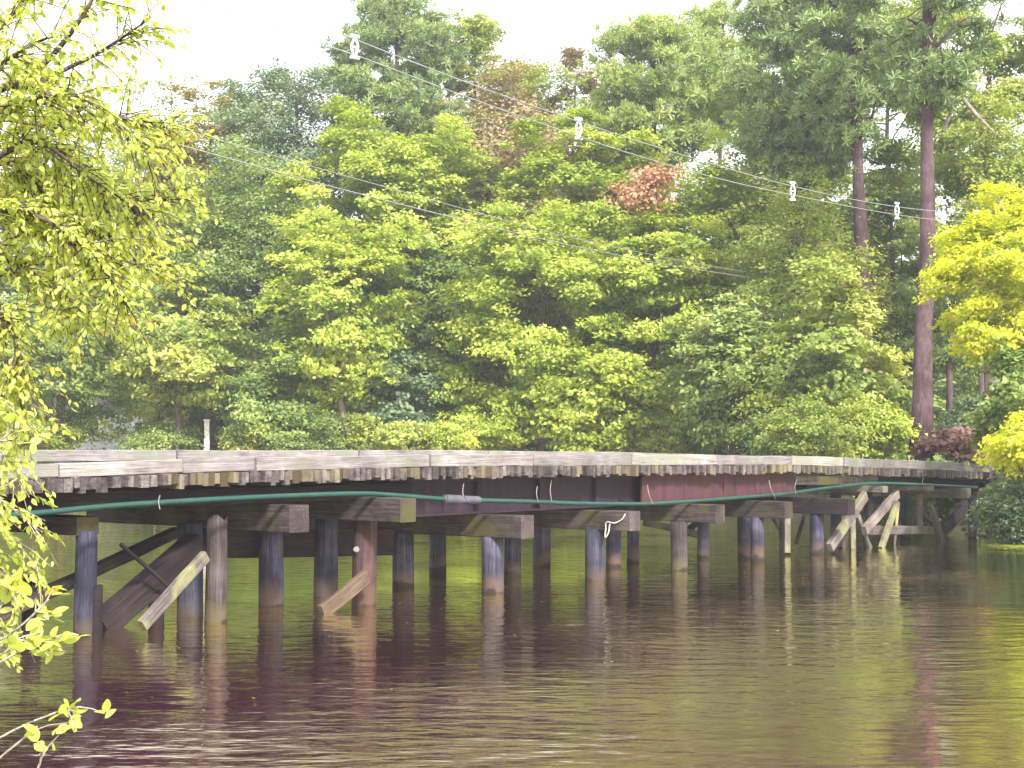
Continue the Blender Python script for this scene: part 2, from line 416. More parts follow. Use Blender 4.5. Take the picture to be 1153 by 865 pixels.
# longitudinal beams
def ibeam(a, b, wv, ztop, zbot, m, wb=None, fl=.13, name='girder'):
    sa, sb = sw(on_w(a, 550, wv))[0], sw(on_w(b, 550, wv))[0]
    q = MB(); tf = .03
    za0, za1 = ztop(sa), ztop(sb); zb0, zb1 = zbot(sa), zbot(sb)
    def seg(y0, y1, l0, l1, h0, h1):
        v = [(sa,y0,l0),(sb,y0,l1),(sb,y1,l1),(sa,y1,l0),(sa,y0,h0),(sb,y0,h1),(sb,y1,h1),(sa,y1,h0)]
        q.add(v, [(0,3,2,1),(4,5,6,7),(0,1,5,4),(1,2,6,5),(2,3,7,6),(3,0,4,7)])
    seg(wv - fl, wv + fl, zb0, zb1, zb0 + tf, zb1 + tf); seg(wv - fl, wv + fl, za0 - tf, za1 - tf, za0, za1)
    seg(wv - .02, wv + .02, zb0 + tf, zb1 + tf, za0 - tf, za1 - tf)
    n = int((sb - sa) / 1.4)
    for i in range(1, n):
        x = sa + (sb - sa) * i / n
        q.box((x - .01, wv - fl + .02, max(zb0, zb1) + tf), (x + .01, wv - .02, min(za0, za1) - tf))
    return q.build(name, m, bridge, Mb)
zu = lambda s: zd(s) - .19
gb = prof([(440, 583), (480, 581), (560, 577), (650, 571), (720, 568)], .3)
ibeam(455, 724, .3, lambda s: zu(s), lambda s: float(np.interp(s, *gb)), M_RUST_SHADE)
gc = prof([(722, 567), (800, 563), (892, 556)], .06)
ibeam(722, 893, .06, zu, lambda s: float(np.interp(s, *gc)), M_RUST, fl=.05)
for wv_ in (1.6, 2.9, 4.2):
    ibeam(260, 940, wv_, lambda s: min(zu(s), zf(s) - .4), lambda s: 1.4, M_RUST_SHADE)
def wbeam(a, b, wv, top, bot, m, wd=.25, name='stringer'):
    p = on_w(a, (top[0] + bot[0]) / 2, wv); q = on_w(b, (top[1] + bot[1]) / 2, wv)
    h = (on_w(a, top[0], wv).z - on_w(a, bot[0], wv).z + on_w(b, top[1], wv).z - on_w(b, bot[1], wv).z) / 2
    return beam(name, p, q, wd, h, m, bridge)
wbeam(-140, 225, .25, (560, 550.5), (584, 568), M_DARK)  # shade under the deck put into the dark colour of these stringers
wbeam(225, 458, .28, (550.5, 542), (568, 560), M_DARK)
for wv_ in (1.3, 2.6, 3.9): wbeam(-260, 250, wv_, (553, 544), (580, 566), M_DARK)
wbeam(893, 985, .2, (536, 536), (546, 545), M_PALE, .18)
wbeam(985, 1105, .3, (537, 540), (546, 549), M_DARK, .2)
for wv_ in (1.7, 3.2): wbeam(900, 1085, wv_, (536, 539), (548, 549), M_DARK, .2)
# deep dark beam hanging below on the left
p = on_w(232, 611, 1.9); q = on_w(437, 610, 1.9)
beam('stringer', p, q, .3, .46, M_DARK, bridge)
# caps: (s, near end px, top y, bottom y, far w)
pile_px = {3: (410, 683), 4: (555, 667), 5: (670, 653), 6: (765, 641), 7: (850, 632), 8: (920, 624)}
def cap(s, px, yt, yb, wfar, m=M_CAP, wd=.34, name='cap_beam'):
    a = on_s(px, yt, s); b = on_s(px, yb, s)
    zt, zb = a.z, b.z; wn = sw(a)[1]
    zm = (zt + zb) / 2
    return beam(name, loc(s, wn, zm), loc(s, wfar, zm), wd, zt - zb, m, bridge), zb
def spx(px, py): return sw(ground(px, py))
caps = {}
s1, w1 = spx(95, 715)
caps[1] = (s1, cap(s1 - .05, 99, 582, 603, 4.2)[1])
caps[2] = (-4.67, cap(-4.67, 337, 569, 599.5, 4.6, wd=.38)[1])
for k, px, yt, yb in ((3, 459.5, 561, 588.5), (4, 594, 580.5, 606.5), (5, 715, 576, 598), (6, 811, 568.5, 589), (7, 888, 565, 584), (8, 959, 562, 580)):
    sk = spx(*pile_px[k])[0]
    caps[k] = (sk, cap(sk, px, yt, yb, 4.6, M_DARK if k == 8 else M_CAP)[1])
def pile(px, py, wpx, top=None, m=M_PILE, lean=(0, 0), broken=0, flare=0, name='pile', parent=bridge, **k):
    g = ground(px, py); r = wpx / 2 * (g.y / F0)
    lean = (lean[0] + rg.uniform(-.012, .012), lean[1] + rg.uniform(-.012, .012))
    M = Matrix.Translation(g) @ Matrix.Rotation(lean[0], 4, 'Y') @ Matrix.Rotation(lean[1], 4, 'X')
    o = link(name, pile_mesh(-1.7, top, r, rg, broken, flare=flare), m, parent, M)
    return tag(o, **k)
c = {k: v[1] + .01 for k, v in caps.items()}
pile(95, 716, 26, 1.36)
pile(305, 682, 28, c[2])
pile(214, 694, 30, 1.35, m=M_PILE)
pile(367, 672, 27, 1.35)
pile(410, 681.5, 28, c[3], m=M_PILEB, lean=(.01, 0))
pile(454, 661, 25, c[4]); pile(555, 667, 25, c[4]); pile(493, 646, 20, c[5])
pile(577, 649, 20, c[5]); pile(670, 653.5, 22, c[5])
pile(610, 638, 20, c[6]); pile(691, 639, 18, c[6]); pile(765, 642, 20, c[6], m=M_STUMP)
pile(713, 634, 15, c[7]); pile(792, 629, 15, c[7]); pile(838, 629, 15, c[7]); pile(853, 632.5, 16, c[7])
pile(920, 624, 16, c[8]); pile(884, 620, 13, c[8]); pile(1019, 606, 10, 1.2); pile(1095, 606, 10, 1.1); pile(941, 610, 12, 1.3)
# bolts on the brown pile
q = MB(); pb = ground(401, 681.5); zb_ = on_w(401, 619, sw(pb)[1] - .18).z
cc = Vector((pb.x + .02, pb.y - .2, zb_)); q.tube([cc, cc + Vector((0, .12, 0))], .045, 10); q.tube([cc + Vector((0, -.06, 0)), cc], .02, 8)
q.build('bolt', M_STEEL, bridge)
# pale upper cap timbers of the shore trestle
for px, yt, yb, dxw, m_ in ((997, 547.5, 554.5, 1.5, M_PALE), (1049, 547.5, 552.5, 1.6, M_PALE), (1091, 550, 561, 2.0, M_PALE)):
    wq = -.45; a = on_w(px, yt, wq); b = on_w(px, yb, wq); s_ = sw(a)[0]
    beam('cap_beam', loc(s_, wq, (a.z + b.z) / 2), loc(s_, 4.6, (a.z + b.z) / 2), .28, a.z - b.z, m_, bridge)
def stick(name, a, b, wa, wb, wpx, m, dp=None, roll=0, b0=0, b1=0, parent=bridge, **k):
    p0 = on_w(a[0], a[1], wa); p1 = on_w(b[0], b[1], wb)
    wd = wpx * (p0.y + p1.y) / 2 / F0
    return beam(name, p0, p1, dp or wd * .6, wd, m, parent, roll, b0, b1, **k)
# trestle posts and braces by the shore
stick('post', (886, 622), (886, 580), .35, .35, 11, M_PALE)
stick('post', (960, 622), (960, 576), .0, .0, 10, M_PALE)
stick('post', (1035, 596), (1035, 557), .3, .3, 9.5, M_PALE)
stick('post', (978, 600), (979, 553), .8, .8, 9, M_CAP)
stick('rail', (981, 597), (1053, 597), .1, .1, 9.5, M_PALE)
stick('brace', (934, 617), (974, 558), -.3, -.3, 11, M_PALE)
stick('brace', (948, 618), (957, 575), .5, .5, 9, M_CAP)
stick('brace', (966, 581), (980, 618), .1, .1, 6, M_PALE)
stick('brace', (973, 598), (1010, 556), -.1, -.1, 10, M_PALE)
stick('brace', (992, 618), (1010, 566), -.25, -.25, 8, M_PALE)
stick('brace', (1007, 613), (1011, 566), .1, .1, 5, M_PALE)
stick('brace', (1058, 598), (1098, 559), .3, .3, 13, M_DARK)
stick('brace', (896, 612), (907, 577), .6, .6, 5, M_DARK)
stick('brace', (726, 588), (790, 603), 2.8, 2.8, 8, M_PALE)
stick('brace', (870, 580), (884, 602), 1.5, 1.5, 7, M_PALE)
stick('brace', (760, 612), (795, 578), 3.2, 3.2, 7, M_DARK)
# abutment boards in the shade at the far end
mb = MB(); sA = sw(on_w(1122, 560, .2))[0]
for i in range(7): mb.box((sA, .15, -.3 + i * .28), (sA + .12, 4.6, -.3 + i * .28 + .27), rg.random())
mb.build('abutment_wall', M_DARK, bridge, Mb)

# ------------------------------------------------------------------ the pipe along the bridge
pipe = empty('water_pipe', loc(-6, -.15, 1.5), 0, label='green pipe slung along the side of the timber bridge', cat='pipe')
pp = [(-60, 586), (0, 581), (45, 577.5), (100, 572), (150, 568), (230, 563), (310, 559), (400, 556), (440, 557.5), (500, 562), (540, 563.5), (600, 565), (650, 567), (700, 567.5), (740, 567), (800, 563), (850, 559), (890, 555.5), (940, 548.5), (985, 544.5), (1030, 545.5), (1100, 549)]
pts = [on_w(a, b, -.3) for a, b in pp]
def spline(pts, n):
    out = []
    for i in range(len(pts) - 1):
        p0 = pts[max(i-1, 0)]; p1 = pts[i]; p2 = pts[i+1]; p3 = pts[min(i+2, len(pts)-1)]
        for k in range(n):
            t = k / n
            out.append(.5 * ((2*p1) + (p2-p0)*t + (2*p0-5*p1+4*p2-p3)*t*t + (3*p1-p0-3*p2+p3)*t**3))
    out.append(pts[-1]); return out
q = MB(); q.tube(spline(pts, 5), .038, 12); q.build('pipe', M_PIPE, pipe, smooth=True)
q = MB(); a, b = on_w(501, 562, -.3), on_w(519, 562.8, -.3); q.tube([a, b], .075, 14); a2, b2 = on_w(520.5, 562.8, -.3), on_w(538, 563.3, -.3); q.tube([a2, b2], .068, 14)
q.tube([a - (b-a)*.12, a], .055, 12); q.tube([b2, b2 + (b2-a2)*.12], .055, 12)
q.build('coupling', M_GREY, pipe)
for (x0, y0, x1, y1) in ((522, 545, 523, 563), (729, 546, 735, 566), (866, 541, 873, 560), (621, 541, 621, 563), (605, 548, 606, 564), (897, 540, 896, 556), (180, 558, 180, 572), (1040, 538, 1040, 547)):
    q = MB(); q.tube(spline([on_w(x0, y0, -.24), on_w((x0+x1)/2 - 1.5, (y0+y1)/2, -.36), on_w(x1, y1 + 1.5, -.37)], 4), .008, 6); q.build('hanger', M_STRAP, pipe)
# rope looped over the cap of the fifth bent
rp = empty('rope', on_s(700, 590, caps[5][0] - .2), 0, label='pale rope end looped over a cap beam under the deck', cat='rope')
q = MB(); ss = caps[5][0] - .2
q.tube(spline([on_s(x, y, ss) for x, y in ((704, 579), (700, 585), (692, 589), (683, 588), (682, 596), (681.5, 605), (685, 600), (686.5, 590))], 5), .012, 6); q.build('cord', M_ROPE, rp)

# ------------------------------------------------------------------ wreckage and loose timber in the water
def thing_beam(name, a, b, wa, wb, wpx, m, label, cat, **k):
    return stick(name, a, b, wa, wb, wpx, m, parent=None, label=label, cat=cat, **k)
pile(243, 700, 24, 1.52, m=M_STUMP, broken=.22, flare=.22, name='broken_piling', parent=None, label='splintered grey piling flaring at its foot beside the pale leaning board', cat='piling')
pile(108, 716, 15, .66, m=M_DARK, broken=.04, name='broken_piling', parent=None, label='short dark cut-off piling close behind the first blue pile', cat='piling')
pile(176, 702, 19, .55, m=M_DARK, broken=.3, name='broken_piling', parent=None, label='jagged dark piling stub leaning between the two slanted timbers', cat='piling')
pile(35, 712, 22, .75, m=M_DARK, broken=.2, name='broken_piling', parent=None, label='dark rotten piling half hidden by leaves at the left edge', cat='piling')
thing_beam('leaning_timber', (112, 706), (222, 612), .9, .9, 27, M_DARK, 'thick black timber slanting out of the water behind the jagged stub', 'timber', dp=.3)
thing_beam('leaning_timber', (160, 705), (231, 626), -.25, -.15, 14, M_PALE, 'pale mossy board leaning against the splintered piling', 'timber', dp=.1)
thing_beam('leaning_timber', (-10, 697), (199, 599), .95, 1.9, 12, M_CAP, 'long brown log rising from the left behind the first pile', 'timber', dp=.18)
thing_beam('leaning_timber', (136, 613), (192, 662), .5, .5, 4.5, M_DARK, 'thin dark stick crossing in front of the black slanted timber', 'stick', dp=.05)
thing_beam('leaning_timber', (1047, 566), (1061, 611), -.2, -.2, 9, M_PALE, 'broken grey slab tipped against the shore trestle', 'timber', b0=.3, dp=.12)
# plank leaning on the brown pile
p0 = ground(368, 685); s_, w_ = sw(p0)
thing_beam('leaning_plank', (362, 690), (413, 649), -.12, -.12, 17, M_TAN, 'tan plank with a pale sawn end leaning on the brown pile', 'plank', dp=.1)

# ------------------------------------------------------------------ overhead cables
def cable(pts, label, r=.0105):
    o = MB(); P = [at(*p) for p in pts]; o.tube(spline(P, 6), r, 5)
    return o.build('overhead_cable', M_WIRE, label=label, cat='cable', group='overhead cables above the bridge')
ZA = [(-150, 22), (400, 24), (600, 27), (893, 36), (1010, 42), (1100, 47), (1300, 58)]
za = lambda x: float(np.interp(x, [p[0] for p in ZA], [p[1] for p in ZA]))
la = [(200, -38), (300, 3), (379, 36), (470, 72), (600, 119.7), (750, 169), (893, 210), (1010, 233), (1112, 242), (1260, 250)]
lb = [(120, -52), (230, 2), (301, 30.5), (399, 62), (500, 100), (600, 136), (700, 170), (800, 199), (893, 220), (1010, 242), (1091, 250), (1260, 259)]
cable([(x, y, za(x)) for x, y in la], 'topmost overhead cable, carrying the upper ends of the white spacers')
cable([(x, y, za(x)) for x, y in lb], 'second overhead cable from the top, tied to the lower ends of the white spacers')
zc2 = lambda x: float(np.interp(x, [-100, 214, 600, 876, 1153], [24, 28, 42, 57, 66]))
cable([(x, y, zc2(x)) for x, y in [(-60, 68), (60, 104), (200, 145), (399, 201), (600, 256.7), (664, 272), (775, 295), (876, 311), (1030, 325), (1200, 328)]], 'third overhead cable down, thin and pale across the middle of the trees')
cable([(x, y, zc2(x)) for x, y in [(-60, 84), (60, 121), (214, 166.5), (399, 217), (600, 267), (689, 286), (751, 298), (870, 316), (1030, 334), (1200, 338)]], 'lowest overhead cable, just under the thin pale one', .014)
SPL = ['first white cable spacer, highest, in front of the tall pine top', 'second white cable spacer, above the lime green crown', 'third white cable spacer, left of the middle pine trunk', 'fourth white cable spacer, just left of the tallest bare pine trunk', 'fifth white cable spacer, lowest, by the bright yellow tree']
for (x, y0, y1), lab in zip(((399.5, 41, 65), (651.6, 134, 156), (892.6, 206, 225), (1010, 229, 246), (1099, 238, 252)), SPL):
    z_ = za(x); a = at(x, y0, z_); b = at(x, y1, z_)
    r_ = empty('cable_spacer', b, 0, label=lab, cat='cable spacer', group='spacers on the overhead cables')
    q = MB(); w_ = .05; h = a.z - b.z; c0 = (a + b) / 2
    q.tube([a, c0 + Vector((-w_, 0, h * .1)), c0 + Vector((-w_, 0, -h * .1)), b], .02, 6); q.tube([a, c0 + Vector((w_, 0, h * .1)), c0 + Vector((w_, 0, -h * .1)), b], .02, 6)
    q.tube([c0 + Vector((-w_, 0, 0)), c0 + Vector((w_, 0, 0))], .016, 6); q.build('bracket', M_SPACER, r_)
    for e in (a, b):
        q = MB(); q.tube([e - Vector((.06, .05, 0)), e + Vector((.06, .05, 0))], .032, 8); q.build('clamp', M_SPACER, r_)

# ------------------------------------------------------------------ trees
def unit(a): return a / (np.linalg.norm(a, axis=-1, keepdims=True) + 1e-9)
def leaves(rng, P, Nn, size, asp=.62):
    n = len(P)
    t1 = unit(np.cross(Nn, rng.normal(size=(n, 3)))); t2 = np.cross(Nn, t1)
    a = size * rng.uniform(.6, 1.35, (n, 1)) * .5
    return np.stack([P - t1 * a, P - t2 * a * asp + t1*a*.1, P + t1 * a, P + t2 * a * asp+t1*a*.1], 1)
def crown(rng, c, Rr, nb, ns, nl, size, br=1.1, sr=.3, flat=.5, inner=.35, low=-.95):
    c = np.array(c); Rr = np.array(Rr)
    d = unit(rng.normal(size=(nb, 3))); d[:, 2] = np.maximum(d[:, 2], low)
    az = np.arctan2(d[:, 1], d[:, 0]); ph = rng.uniform(0, 6, 3)
    lump = 1 + .18 * np.sin(2 * az + ph[0] + 3 * d[:, 2]) + .12 * np.sin(5 * az + ph[1] - 4 * d[:, 2])
    rad = (rng.uniform(inner, 1, nb) ** .5) * lump
    Bc = c + d * Rr * rad[:, None]
    brs = br * rng.uniform(.55, 1.3, (nb, 1, 1))
    sd_ = unit(rng.normal(size=(nb, ns, 3))) * rng.uniform(.3, 1, (nb, ns, 1))
    # boughs spread sideways and droop outward
    S = Bc[:, None] + sd_ * brs * np.array([1, 1, flat])
    outx = unit((Bc - c) * np.array([1, 1, 0]))[:, None]
    rel = ((S - Bc[:, None]) * outx).sum(-1, keepdims=True)
    S[..., 2:3] -= np.maximum(rel, 0) * .3
    L = S[:, :, None] + rng.normal(size=(nb, ns, nl, 3)) * sr * np.array([1, 1, .45]) * .62
    Nn = unit(np.array([0, 0, .75]) + .55 * unit(L - c) + .5 * rng.normal(size=L.shape))
    tint = .47 + .15 * rng.normal(size=(nb, 1, 1)) + .08 * rng.normal(size=(nb, ns, 1)) + .09 * rng.normal(size=(nb, ns, nl))
    tint = np.where(rng.random(tint.shape) < .985, np.minimum(tint, .93), 1.0)
    V = leaves(rng, L.reshape(-1, 3), Nn.reshape(-1, 3), size)
    return V, np.clip(tint, 0, 1).reshape(-1), Bc
def pinecrown(rng, c, Rr, nb, ns, nl, size, br=1.2):
    c = np.array(c); Rr = np.array(Rr)
    zt = rng.uniform(-1, 1, nb); az = rng.uniform(0, 6.28, nb)
    env = np.sqrt(np.clip(1 - zt ** 2, .1, 1)) * rng.uniform(.35, 1, nb)
    Bc = c + np.stack([np.cos(az) * env, np.sin(az) * env, zt], 1) * Rr
    S = Bc[:, None] + unit(rng.normal(size=(nb, ns, 3))) * rng.uniform(.2, 1, (nb, ns, 1)) * br * np.array([1, 1, .3]) * rng.uniform(.6, 1.2, (nb, 1, 1))
    dirs = unit(rng.normal(size=(nb, ns, nl, 3)) + np.array([0, 0, .55]))
    a = S[:, :, None] + dirs * .03; b = S[:, :, None] + dirs * size * rng.uniform(.7, 1.2, (nb, ns, nl, 1))
    a = a.reshape(-1, 3); b = b.reshape(-1, 3)
    side = unit(np.cross(b - a, rng.normal(size=a.shape))) * .024
    V = np.stack([a - side * .6, a + side * .6, b + side, b - side], 1)
    tint = .47 + .15 * rng.normal(size=(nb, 1, 1)) + .1 * rng.normal(size=(nb, ns, 1)) + .08 * rng.normal(size=(nb, ns, nl))
    return V, np.clip(tint, 0, .93).reshape(-1), Bc
def trunk(rng, base, top, r0, Bc, M, parent, lean=None, limbs=None, k=9):
    rr = random.Random(int(rng.integers(1e9)))
    q = MB(); base = Vector(base); top = Vector(top)
    n = 9; pts = []; rad = []
    ax = Vector((rr.uniform(-.25, .25), rr.uniform(-.25, .25), 0))
    for i in range(n + 1):
        t = i / n
        pts.append(base.lerp(top, t) + ax * math.sin(t * 3.1) + Vector((rr.uniform(-.05, .05), rr.uniform(-.05, .05), 0)) * (t > 0))
        rad.append(r0 * (1.0 - .72 * t) * (1.25 if i == 0 else 1))
    q.tube(pts, rad, k, jit=.06, rng=rr)
    idx = list(range(len(Bc))); rr.shuffle(idx)
    for i in idx[:limbs or len(idx)]:
        b = Vector(Bc[i]); hz = (b - base); hd = math.hypot(hz.x, hz.y)
        zt = b.z - hd * rr.uniform(.15, .7); t = min(.97, max(.22, (zt - base.z) / max(.1, top.z - base.z)))
        f_ = t * n; i0 = min(n - 1, int(f_)); a = pts[i0].lerp(pts[i0 + 1], f_ - i0)
        if (b - a).length < .3: continue
        m1 = a.lerp(b, .35) + Vector((rr.uniform(-.25, .25), rr.uniform(-.25, .25), rr.uniform(-.1, .3)))
        m2 = a.lerp(b, .7) + Vector((rr.uniform(-.3, .3), rr.uniform(-.3, .3), rr.uniform(0, .45)))
        ra = max(.025, min(.3 * r0, r0 * (1 - .7 * t) * .5))
        q.tube([a, m1, m2, b], [ra, ra * .7, ra * .45, .012], 5, cap=False)
        for _ in range(2):
            e = b + Vector((rr.uniform(-.9, .9), rr.uniform(-.9, .9), rr.uniform(-.2, .6)))
            q.tube([m2, m2.lerp(e, .5) + Vector((0, 0, .1)), e], [ra * .35, ra * .22, .008], 4, cap=False)
    return q.build('trunk', M, parent, smooth=True)
SEED = [100]
def hgt(x, y): return float(height(np.array(x), np.array(y)))
def tree(name, px, Y, ytop, ybot, wpx, L, label, cat='tree', bark=None, r=.2, dens=1.0, size=.17, pine=False, tpx=None, tilt=0, br=1.1, group='trees on the far bank', sr=.3, dpx=None, limbs=26, topx=0, depth=None, keep=1):
    SEED[0] += 1; rng = np.random.default_rng(SEED[0])
    ct = at(px, ytop, Y); cb = at(px, ybot, Y); cx = ct.x
    rad = wpx / 2 * Y / F0; rz = (ct.z - cb.z) / 2; cz = (ct.z + cb.z) / 2
    bx = at(tpx if tpx is not None else px, 500, Y).x
    base = (bx, Y, hgt(bx, Y) - .1)
    root = empty(name, base, 0, label=label, cat=cat, group=group)
    Rr = (rad * .88, (depth or min(rad, 4.5)) * .88, rz * .92)
    area = (rad * rz * 2 + rad * rad) * 3.1
    if pine:
        nb = int(max(10, area * .8 * dens)); V, tn, Bc = pinecrown(rng, (cx, Y, cz), Rr, nb, 13, 26, .3, br)
    else:
        nb = int(max(12, area * .42 * dens)); V, tn, Bc = crown(rng, (cx, Y, cz), Rr, nb, 18, 36, size * rng.uniform(.78, 1.2), br * rng.uniform(.85, 1.6), sr * rng.uniform(.9, 1.35), rng.uniform(.4, .8))
    ok = (V[:, 0, 2] > base[2] + .05) & (rng.random(len(V)) < keep); V = V[ok]; tn = tn[ok]
    link('crown', npmesh('crown', V, 4, tn), L, root)
    tz = (cb.z + (ct.z - cb.z) * (.93 if pine else .78))
    trunk(rng, base, (cx + topx, Y, tz), r, Bc, bark or M_BARK, root, limbs=limbs)
    return root
T = tree
# --- far row, tall crowns against the sky
T('broadleaf_tree', 238, 74, 80, 360, 150, L_GOLD, 'golden yellow tree top on the skyline left of the dark rounded crown', dens=.9, r=.22)
T('broadleaf_tree', 335, 73, 45, 330, 165, L_DARK, 'dark blue-green rounded crown standing left of the tall pine', dens=1.6, r=.28)
T('pine_tree', 446, 74, -12, 240, 175, L_PINE, 'tall dark pine rising above the skyline behind the highest white spacer', pine=True, bark=M_PBARK, r=.3, dens=1.7, br=1.3)
T('broadleaf_tree', 535, 78, -5, 260, 150, L_OLIVE, 'pale thin-topped tree between the tall pine and the rusty crown', dens=.9)
T('broadleaf_tree', 577, 71, 52, 300, 165, L_RUST, 'rusty brown autumn tree with a pale bare trunk showing', dens=1.0, bark=M_GBARK, r=.2, keep=.55, sr=.45)
T('broadleaf_tree', 648, 78, 45, 260, 120, L_RUST, 'sparse reddish twiggy tree in the dip of the skyline', dens=.5, r=.16)
T('pine_tree', 735, 72, 22, 190, 185, L_PINEY, 'broad soft yellow-green pine right of the skyline dip', pine=True, bark=M_PBARK, r=.28, dens=1.5, br=1.4)
T('pine_tree', 815, 78, 4, 150, 120, L_PINEY, 'pine tip on the skyline just left of the big double pines', pine=True, bark=M_PBARK, dens=1.0)
T('broadleaf_tree', 170, 79, 95, 420, 210, L_OLIVE, 'hazy yellow-green tree behind the overhanging near branches', dens=.8)
T('broadleaf_tree', 60, 78, 130, 430, 170, L_MID, 'mid green tree farthest left on the skyline behind near branches', dens=.8)
T('broadleaf_tree', 290, 78, 88, 350, 150, L_MID, 'hazy green crown filling behind the golden tree top and the dark rounded crown', dens=1.0)
T('broadleaf_tree', 480, 76, 70, 350, 140, L_OLIVE, 'yellow-green crown tucked between the tall pine and the lime crown', dens=1.1)
T('broadleaf_tree', 612, 77, 58, 350, 130, L_OLIVE, 'pale green crown just right of the rusty autumn tree', dens=1.0)
T('broadleaf_tree', 700, 76, 90, 350, 130, L_LIME, 'lime crown behind the soft yellow-green pine', dens=1.0)
# --- middle row
T('broadleaf_tree', 175, 69, 180, 490, 230, L_OLIVE, 'mid green tree behind the cable, right of the near branches', dens=.9)
T('broadleaf_tree', 285, 67, 160, 490, 210, L_MID, 'full mid green tree below the dark rounded crown', dens=1.1, r=.26)
T('broadleaf_tree', 435, 68, 108, 400, 260, L_LIME, 'lime green crown directly under the tall dark pine', dens=1.15, r=.24)
T('broadleaf_tree', 370, 62, 228, 480, 165, L_LIME, 'yellow-green tree with a leaning pale grey trunk', dens=1.1, bark=M_GBARK, tpx=407, topx=-.4, r=.2)
T('broadleaf_tree', 497, 65, 235, 480, 110, L_MID, 'shady green tree with a dark upright trunk in the gap', dens=.85, r=.24)
T('broadleaf_tree', 555, 67, 165, 490, 170, L_OLIVE, 'olive crown below the rusty autumn tree', dens=1)
T('broadleaf_tree', 610, 61, 225, 508, 240, L_LIME, 'bright lime tree sweeping to the water right of the dark gap', dens=1.35, r=.24)
T('broadleaf_tree', 655, 66, 105, 450, 240, L_LIME, 'tall bright lime tree behind the second white spacer', dens=1.2, r=.24)
T('broadleaf_tree', 740, 60, 205, 505, 220, L_LIME, 'lime green tree with a low purplish trunk at centre right', dens=1.25, bark=M_PBARK, r=.22, tpx=724)
T('broadleaf_tree', 812, 63, 145, 480, 200, L_LIME, 'green and yellow tree just left of the third white spacer', dens=1.15, r=.24)
T('broadleaf_tree', 737, 59.5, 186, 236, 66, L_RED, 'small clump of salmon red leaves high in the lime trees', dens=.3, r=.05, limbs=8, br=.6, sr=.5, depth=1.2, keep=.22)
# --- the right-hand wood
T('pine_tree', 895, 60, -30, 215, 190, L_PINE, 'dark green pine with wide boughs left of the middle pine trunk', pine=True, bark=M_PBARK, r=.3, dens=1.5, br=1.4, tpx=905)
T('pine_tree', 955, 56, -60, 175, 150, L_PINE, 'pine whose purplish trunk shows below its boughs at centre right', pine=True, bark=M_PBARK, r=.38, dens=1.1, br=1.2, tpx=972)
T('pine_tree', 1043, 47.5, -170, 130, 190, L_PINE, 'tallest bare-trunked pine standing at the right bridge end', pine=True, bark=M_PBARK, r=.34, dens=.75, br=1.1, tpx=1037, limbs=40)
T('pine_tree', 1071, 56, 300, 440, 60, L_PINE, 'slim dark pine trunk just right of the tallest pine', pine=True, bark=M_PBARK, r=.17, dens=.6)
T('broadleaf_tree', 1115, 57, -40, 270, 200, L_OLIVE, 'tall yellowish tree filling the upper right corner', dens=1.25, r=.26)
T('broadleaf_tree', 1000, 60, 150, 500, 140, L_MID, 'shady green tree between the two big pine trunks', dens=1.0)
T('broadleaf_tree', 890, 57, 190, 480, 170, L_OLIVE, 'mid green crown under the wide pine boughs', dens=1.2)
T('broadleaf_tree', 935, 51, 295, 508, 160, L_OLIVE, 'low spreading yellow-green tree tinged pink above the bridge rail', dens=1.2, r=.13, bark=M_GBARK)
T('broadleaf_tree', 832, 54, 345, 500, 150, L_MID, 'low green tree with a thick dark trunk behind the rail', dens=1.2, r=.42)
T('broadleaf_tree', 1125, 60, 240, 470, 150, L_MID, 'shaded green tree behind the bright yellow one', dens=1.0)
T('broadleaf_tree', 1134, 37.5, 205, 432, 185, L_YEL, 'brilliant yellow maple at the right edge above the bridge end', dens=4.2, r=.1, size=.14, br=.6, sr=.22, tpx=1215, bark=M_GBARK, group='trees at the bridge end', topx=.5)
T('broadleaf_tree', 1160, 36.5, 385, 548, 140, L_MID, 'drooping green bush below the brilliant yellow maple', dens=2.3, r=.08, size=.12, br=.55, sr=.2, tpx=1200, group='trees at the bridge end')
T('broadleaf_tree', 1165, 34.5, 462, 530, 100, L_YEL, 'small yellow-leaved bough lowest at the right edge', dens=2.5, r=.05, size=.11, br=.4, sr=.18, tpx=1210, group='trees at the bridge end', limbs=10)
T('broadleaf_tree', 1000, 68, -30, 330, 170, L_OLIVE, 'tall hazy yellow-green tree seen between the two big bare pine trunks', dens=.9, r=.2)
T('broadleaf_tree', 870, 72, 20, 330, 150, L_OLIVE, 'pale green crown showing through the pine boughs right of the skyline dip', dens=.9, r=.2)
T('broadleaf_tree', 930, 66, 120, 420, 120, L_LIME, 'bright crown behind the middle pine trunk', dens=.9, r=.16)
T('broadleaf_tree', 1112, 52, 90, 330, 90, L_OLIVE, 'layered yellow-green boughs reaching toward the tallest pine trunk', dens=1.1, r=.12, tpx=1110)
